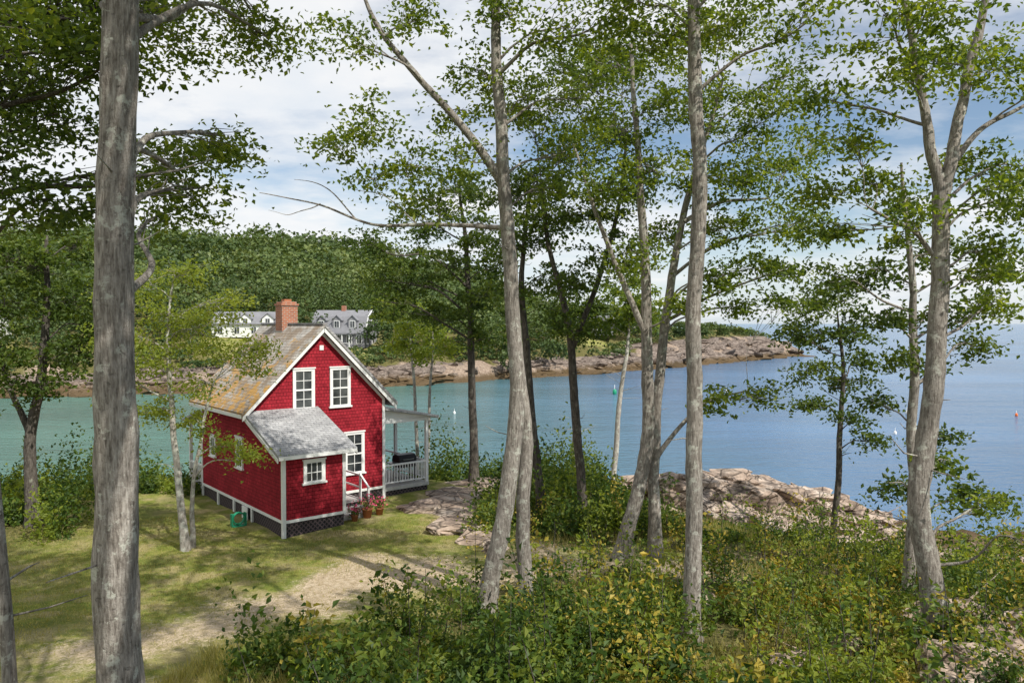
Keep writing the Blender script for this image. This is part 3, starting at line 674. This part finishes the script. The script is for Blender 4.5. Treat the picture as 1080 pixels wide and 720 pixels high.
prism('rake_board_west',slab(2.69,6.875,-.40,3.785,.2),'y',2.42,2.47,M['white'],H)
prism('rake_board_east',slab(2.71,6.875,5.80,3.785,.2),'y',2.42,2.47,M['white'],H)
prism('rake_trim_west',slab(2.69,6.72,.0,4.03,.14),'y',2.67,2.70,M['white'],H)
prism('rake_trim_east',slab(2.71,6.72,5.4,4.03,.14),'y',2.67,2.70,M['white'],H)
boxes('eave_fascia',[(-.44,-.40,2.5,8.2,3.68,3.80),(5.80,5.84,2.5,8.2,3.68,3.80)],M['white'],H)
boxes('ridge_cap',[(2.6,2.8,2.37,8.26,6.955,7.02)],M['roof'],H)
prism('ell_roof',[(2.70,3.90),(-.32,2.74),(-.32,2.64),(2.70,3.80)],'x',-.28,2.55,M['roofe'],H)
boxes('ell_fascia',[(-.26,2.53,-.345,-.32,2.58,2.70)],M['white'],H)
prism('ell_rake_west',[(2.66,3.77),(-.30,2.635),(-.30,2.50),(2.66,3.63)],'x',-.30,-.27,M['white'],H)
prism('ell_rake_east',[(2.36,3.66),(-.30,2.635),(-.30,2.50),(2.36,3.52)],'x',2.54,2.57,M['white'],H)
boxes('chimney',[(2.37,3.03,5.5,6.15,5.9,7.72),(2.33,3.07,5.46,6.19,7.72,7.80),(2.40,3.0,5.53,6.12,7.80,7.88)],M['brick'],H)
boxes('chimney_flue',[(2.55,2.85,5.68,5.98,7.88,7.98)],M['terra'],H)
boxes('chimney_flashing',[(2.34,3.06,5.47,6.18,6.62,6.7)],M['steel'],H)
window(H,'front',2.7,1.98,3.85,5.32,.86)
window(H,'front',2.7,3.46,3.85,5.32,.86)
window(H,'front',2.7,4.05,1.2,2.78,.86)
window(H,'front',0,1.1,1.68,2.42,.78,mm=(3,2),split=False)
window(H,'left',0,6.63,1.8,2.6,.62,split=False)
window(H,'left',0,3.8,1.75,2.85,.7)
boxes('gable_vent',[(2.62,2.78,2.67,2.7,6.0,6.18)],M['white'],H)
boxes('crawl_door',[(-.06,-.02,3.0,3.5,-.1,.42)],M['white'],H)
boxes('rear_porch_floor',[(0,5.4,8.0,9.7,.25,.4)],M['deck'],H)
boxes('rear_porch_posts',[(.0,.12,9.55,9.67,-.1,2.9),(2.6,2.72,9.55,9.67,-.1,2.9),(5.28,5.4,9.55,9.67,-.1,2.9)],M['white'],H)
boxes('rear_porch_rail',[(.02,.08,8.02,9.55,1.15,1.22),(.02,.08,8.02,9.55,.5,.55)]+[(.035,.065,8.1+.14*i,8.13+.14*i,.55,1.15) for i in range(10)],M['white'],H)
prism('rear_porch_roof',[(8.02,3.45),(9.95,2.95),(9.95,2.85),(8.02,3.35)],'x',-.2,5.6,M['roofe'],H)
boxes('porch_floor',[(5.4,7.65,2.9,8.0,.22,.36)],M['deck'],H)
boxes('porch_skirt',[(5.45,7.6,2.94,7.95,-.5,.218)],M['lattice'],H)
pp=[(7.52,7.64,2.92,3.04),(5.44,5.54,2.92,3.02),(7.52,7.64,5.4,5.52),(7.52,7.64,7.85,7.97)]
boxes('porch_posts',[(a,b,c,d,.36,2.95) for a,b,c,d in pp],M['white'],H)
boxes('porch_beam',[(5.42,7.66,2.9,3.06,2.95,3.1),(7.5,7.66,3.06,8.0,2.95,3.1)],M['white'],H)
rail=[(5.54,7.52,2.95,3.01,1.2,1.27),(5.54,7.52,2.955,3.005,.5,.55),(7.55,7.61,3.04,5.4,1.2,1.27),(7.555,7.605,3.04,5.4,.5,.55),(7.55,7.61,5.52,7.85,1.2,1.27)]
rail+=[(5.62+.13*i,5.65+.13*i,2.965,2.995,.55,1.2) for i in range(15)]+[(7.565,7.595,3.12+.14*i,3.15+.14*i,.55,1.2) for i in range(16)]
boxes('porch_railing',rail,M['white'],H)
prism('porch_roof',[(5.42,3.62),(7.95,3.16),(7.95,3.08),(5.42,3.54)],'y',2.62,8.2,M['roofe'],H)
boxes('porch_fascia',[(7.95,7.98,2.62,8.2,3.02,3.14)],M['white'],H)
prism('porch_gable_trim',[(5.46,3.5),(7.9,3.07),(7.9,3.1),(5.46,3.1)],'y',2.9,2.93,M['white'],H)
boxes('entry_landing',[(2.3,3.5,1.1,2.65,.48,.55)],M['deck'],H)
boxes('landing_skirt',[(2.34,3.46,1.14,2.6,-.2,.478)],M['lattice'],H)
boxes('entry_steps',[(2.45,3.45,.8,1.1,-.1,.36),(2.45,3.45,.5,.8,-.1,.18)],M['deck'],H)
boxes('entry_rail',[(3.42,3.49,1.1,1.17,.55,1.5),(3.42,3.49,2.5,2.57,.55,1.5),(3.425,3.485,1.17,2.5,1.4,1.46),(3.43,3.48,1.17,2.5,.95,1.0),(3.42,3.49,.5,.57,.18,1.1)],M['white'],H)
prism('entry_handrail',[(.5,1.1),(1.1,1.46),(1.1,1.4),(.5,1.04)],'x',3.425,3.485,M['white'],H)
boxes('door',[(2.25,2.29,1.3,2.15,.55,2.5)],M['white'],H)

# ------------------------------------------------------------------ small objects
def lathe(prof,seg=16):
    P=np.array(prof,float);th=np.linspace(0,2*np.pi,seg,endpoint=False)
    V=np.stack([P[:,0][:,None]*np.cos(th),P[:,0][:,None]*np.sin(th),np.repeat(P[:,1][:,None],seg,1)],-1).reshape(-1,3)
    n=len(P);i=np.arange(n-1)[:,None]*seg;j=np.arange(seg)[None,:];j2=(j+1)%seg
    return V,np.stack([i+j,i+j2,i+seg+j2,i+seg+j],-1).reshape(-1,4)
def part(name,prof,loc,mat,parent,seg=16):
    V,F=lathe(prof,seg);return make_mesh(name,[(V+np.array(loc),F,0,0.,True)],[mat],parent=parent)
G=empty('barbecue_grill',(-4.55,31.9,.36),math.radians(40))
prism('firebox',[(-.28,.62),(.28,.62),(.32,.85),(-.32,.85)],'x',-.4,.4,M['black'],G)
prism('lid',[(-.32,.86),(-.30,1.02),(-.18,1.14),(.08,1.17),(.26,1.08),(.32,.86)],'x',-.41,.41,M['black'],G)
boxes('side_shelves',[(-.75,-.42,-.22,.22,.82,.85),(.42,.75,-.22,.22,.82,.85)],M['steel'],G)
boxes('legs',[(-.38,-.34,-.24,-.2,0,.62),(.34,.38,-.24,-.2,0,.62),(-.38,-.34,.2,.24,0,.62),(.34,.38,.2,.24,0,.62),(-.34,.34,-.2,.2,.14,.17)],M['black'],G)
boxes('handle',[(-.25,.25,-.38,-.35,.95,.98),(-.25,-.22,-.35,-.30,.95,.98),(.22,.25,-.35,-.30,.95,.98)],M['steel'],G)
for i,(x,y,s) in enumerate([(-5.2,27.1,1.),(-4.85,27.6,.8),(-5.55,26.6,.7)]):
    E=empty('potted_flowers',(x,y,g1(x,y)),0)
    part('pot',[(0,0),(.13*s,0),(.19*s,.3*s),(.21*s,.3*s),(.21*s,.34*s),(.17*s,.34*s),(.16*s,.30*s),(0,.30*s)],(0,0,0),M['terra'],E)
    C=rng.normal(size=(160,3))*np.array([.16,.16,.12])*s+np.array([0,0,.52*s])
    make_mesh('plant',[(*leaves(C,.08),0,rng.random(160),False),(*leaves(C[:60]+np.array([0,0,.09]),.09),1,0.,False)],[M['shrub'],M['pink']],parent=E)
E=empty('garden_hose_reel',(-9.5,26.2,g1(-9.5,26.2)),math.radians(40))
th=np.linspace(0,2*np.pi*4,90);P=np.stack([.2*np.cos(th),.03*(th/6.28-2),.28+.2*np.sin(th),np.full(90,.022)],1)
make_mesh('hose_coil',[(*tube(P,6),0,0.,True)],[M['greenp']],parent=E)
boxes('reel_stand',[(-.25,-.22,-.1,.1,0,.45),(.22,.25,-.1,.1,0,.45),(-.22,.22,-.02,.02,.42,.45)],M['greenp'],E)
boxes('hose_tray',[(-.21,.21,-.15,.15,0,.05)],M['greenp'],E)
for (x,y,m,s) in [(-7,92,'white',1),(0,85,'white',1),(22,41.5,'orange',1),(48,92,'white',1.2),(70,150,'white',1.6),(38,75,'white',1),(60,90,'orange',1),(34,120,'white',1.4),(90,170,'white',1.6),(-20,98,'white',1),(16,118,'greenp',2.2),(64,120,'white',1.2)]:
    E=empty('lobster_buoy',(x,y,-4),0)
    part('float',[(0,-.15*s),(.11*s,-.1*s),(.15*s,.1*s),(.13*s,.28*s),(.04*s,.36*s),(0,.36*s)],(0,0,0),M[m],E,12)
    part('spindle',[(.018*s,.3*s),(.018*s,.65*s),(0,.66*s)],(0,0,0),M['white'],E,8)

# ------------------------------------------------------------------ far houses
def far_windows(parent,plane,cs,z0,z1,w):
    for c in cs:
        boxes('window_trim',[(c-w/2-.12,c+w/2+.12,plane-.06,plane,z0-.12,z1+.12)],M['white'],parent)
        boxes('window_pane',[(c-w/2,c-.04,plane-.09,plane-.06,z0,z1),(c+.04,c+w/2,plane-.09,plane-.06,z0,z1)],M['glass'],parent)
zb=g1(-34,150)-.1
A=empty('gambrel_house',(-39.6,149,zb),math.radians(-9))
prism('walls',[(0,0),(0,3.2),(7.5,3.2),(7.5,0)],'x',0,11,M['greyw'],A)
prism('gambrel_end',[(0.05,3.2),(1.5,6.0),(3.75,7.2),(6.0,6.0),(7.45,3.2)],'x',.05,10.95,M['greyw'],A)
for nm,p,q in [('roof_lower_front',(-.3,2.9),(1.45,6.12)),('roof_upper_front',(1.45,6.12),(3.75,7.4)),('roof_upper_back',(3.75,7.4),(6.05,6.12)),('roof_lower_back',(6.05,6.12),(7.8,2.9))]:
    prism(nm,[p,q,(q[0],q[1]-.18),(p[0],p[1]-.18)],'x',-.3,11.3,M['greyr'],A)
prism('gable_trim',[(-.32,2.85),(1.40,6.15),(3.75,7.45),(6.1,6.15),(7.82,2.85),(7.6,2.85),(5.95,5.95),(3.75,7.15),(1.55,5.95),(-.1,2.85)],'x',11.3,11.42,M['white'],A)
for i,cx in enumerate((2.2,5.4,8.6)):
    prism('dormer',[(cx-.9,3.6),(cx+.9,3.6),(cx+.9,5.4),(cx,6.2),(cx-.9,5.4)],'y',.2,2.5,M['greyw'],A)
    prism('dormer_roof_a',[(cx,6.42),(cx-1.1,5.38),(cx-1.1,5.24),(cx,6.28)],'y',0,2.6,M['greyr'],A)
    prism('dormer_roof_b',[(cx+.01,6.42),(cx+1.1,5.38),(cx+1.1,5.24),(cx+.01,6.28)],'y',0,2.6,M['greyr'],A)
    far_windows(A,.2,[cx],4.0,5.2,.9)
boxes('porch_roof',[(-.2,9,-2.3,-.35,2.65,2.85)],M['greyr'],A)
boxes('porch_posts',[(.0+i*1.45,.18+i*1.45,-2.2,-2.02,0,2.65) for i in range(7)]+[(0,8.9,-2.2,-2.1,.9,1.0),(0,8.9,-2.25,-.3,.05,.2)],M['white'],A)
far_windows(A,0,[1.2,3.3,5.6,8,10],.9,2.4,.9)
for zz0,zz1,ya in [(.8,2.4,2.),(.8,2.4,5.2),(3.9,5.3,2.6),(3.9,5.3,4.6)]:
    boxes('end_window_trim',[(11.0,11.06,ya-.6,ya+.6,zz0-.12,zz1+.12)],M['white'],A);boxes('end_window_pane',[(11.06,11.09,ya-.45,ya+.45,zz0,zz1)],M['glass'],A)
boxes('chimney',[(5.1,5.9,3.4,4.1,6.5,8.3)],M['brick'],A)

def white_house(x,y,rz,Lx,name='white_house',dz=0,wall='white'):
    z=g1(x,y)-.2+dz;B=empty(name,(x,y,z),rz)
    prism('walls',[(0,0),(0,2.8),(3,4.9),(6,2.8),(6,0)],'x',0,Lx,M[wall],B)
    prism('roof_front',[(-.4,2.7),(3,5.1),(3,4.93),(-.4,2.53)],'x',-.3,Lx+.3,M['greyr'],B)
    prism('roof_back',[(6.4,2.7),(3.01,5.1),(3.01,4.93),(6.4,2.53)],'x',-.3,Lx+.3,M['greyr'],B)
    n=int(Lx//3.6)
    for i in range(n):
        cx=Lx*(i+.5)/n
        prism('dormer',[(cx-1.1,2.6),(cx+1.1,2.6),(cx+1.1,3.7),(cx,4.6),(cx-1.1,3.7)],'y',-.1,2.6,M[wall],B)
        prism('dormer_roof_a',[(cx,4.82),(cx-1.35,3.68),(cx-1.35,3.54),(cx,4.68)],'y',-.3,2.7,M['greyr'],B)
        prism('dormer_roof_b',[(cx+.01,4.82),(cx+1.35,3.68),(cx+1.35,3.54),(cx+.01,4.68)],'y',-.3,2.7,M['greyr'],B)
        far_windows(B,-.1,[cx],2.9,3.7,.8)
    far_windows(B,0,[Lx*(i+.5)/(n+1) for i in range(n+1)],.8,2.0,.9)
white_house(-59,149,math.radians(4),13,dz=.3)
white_house(-104,135,0,11)
white_house(17,196,math.radians(-8),9,'grey_house',wall='greyw')

# ------------------------------------------------------------------ camera
cam=bpy.data.cameras.new('camera');cam.sensor_width=36;cam.lens=26.67;cam.clip_end=40000;cam.clip_start=.1
co=bpy.data.objects.new('camera',cam);col.objects.link(co);co.location=(0,0,7);co.rotation_euler=(math.radians(90-1.36),0,0)
scene.camera=co
scene.view_settings.view_transform='Standard';scene.view_settings.look='None';scene.view_settings.exposure=0
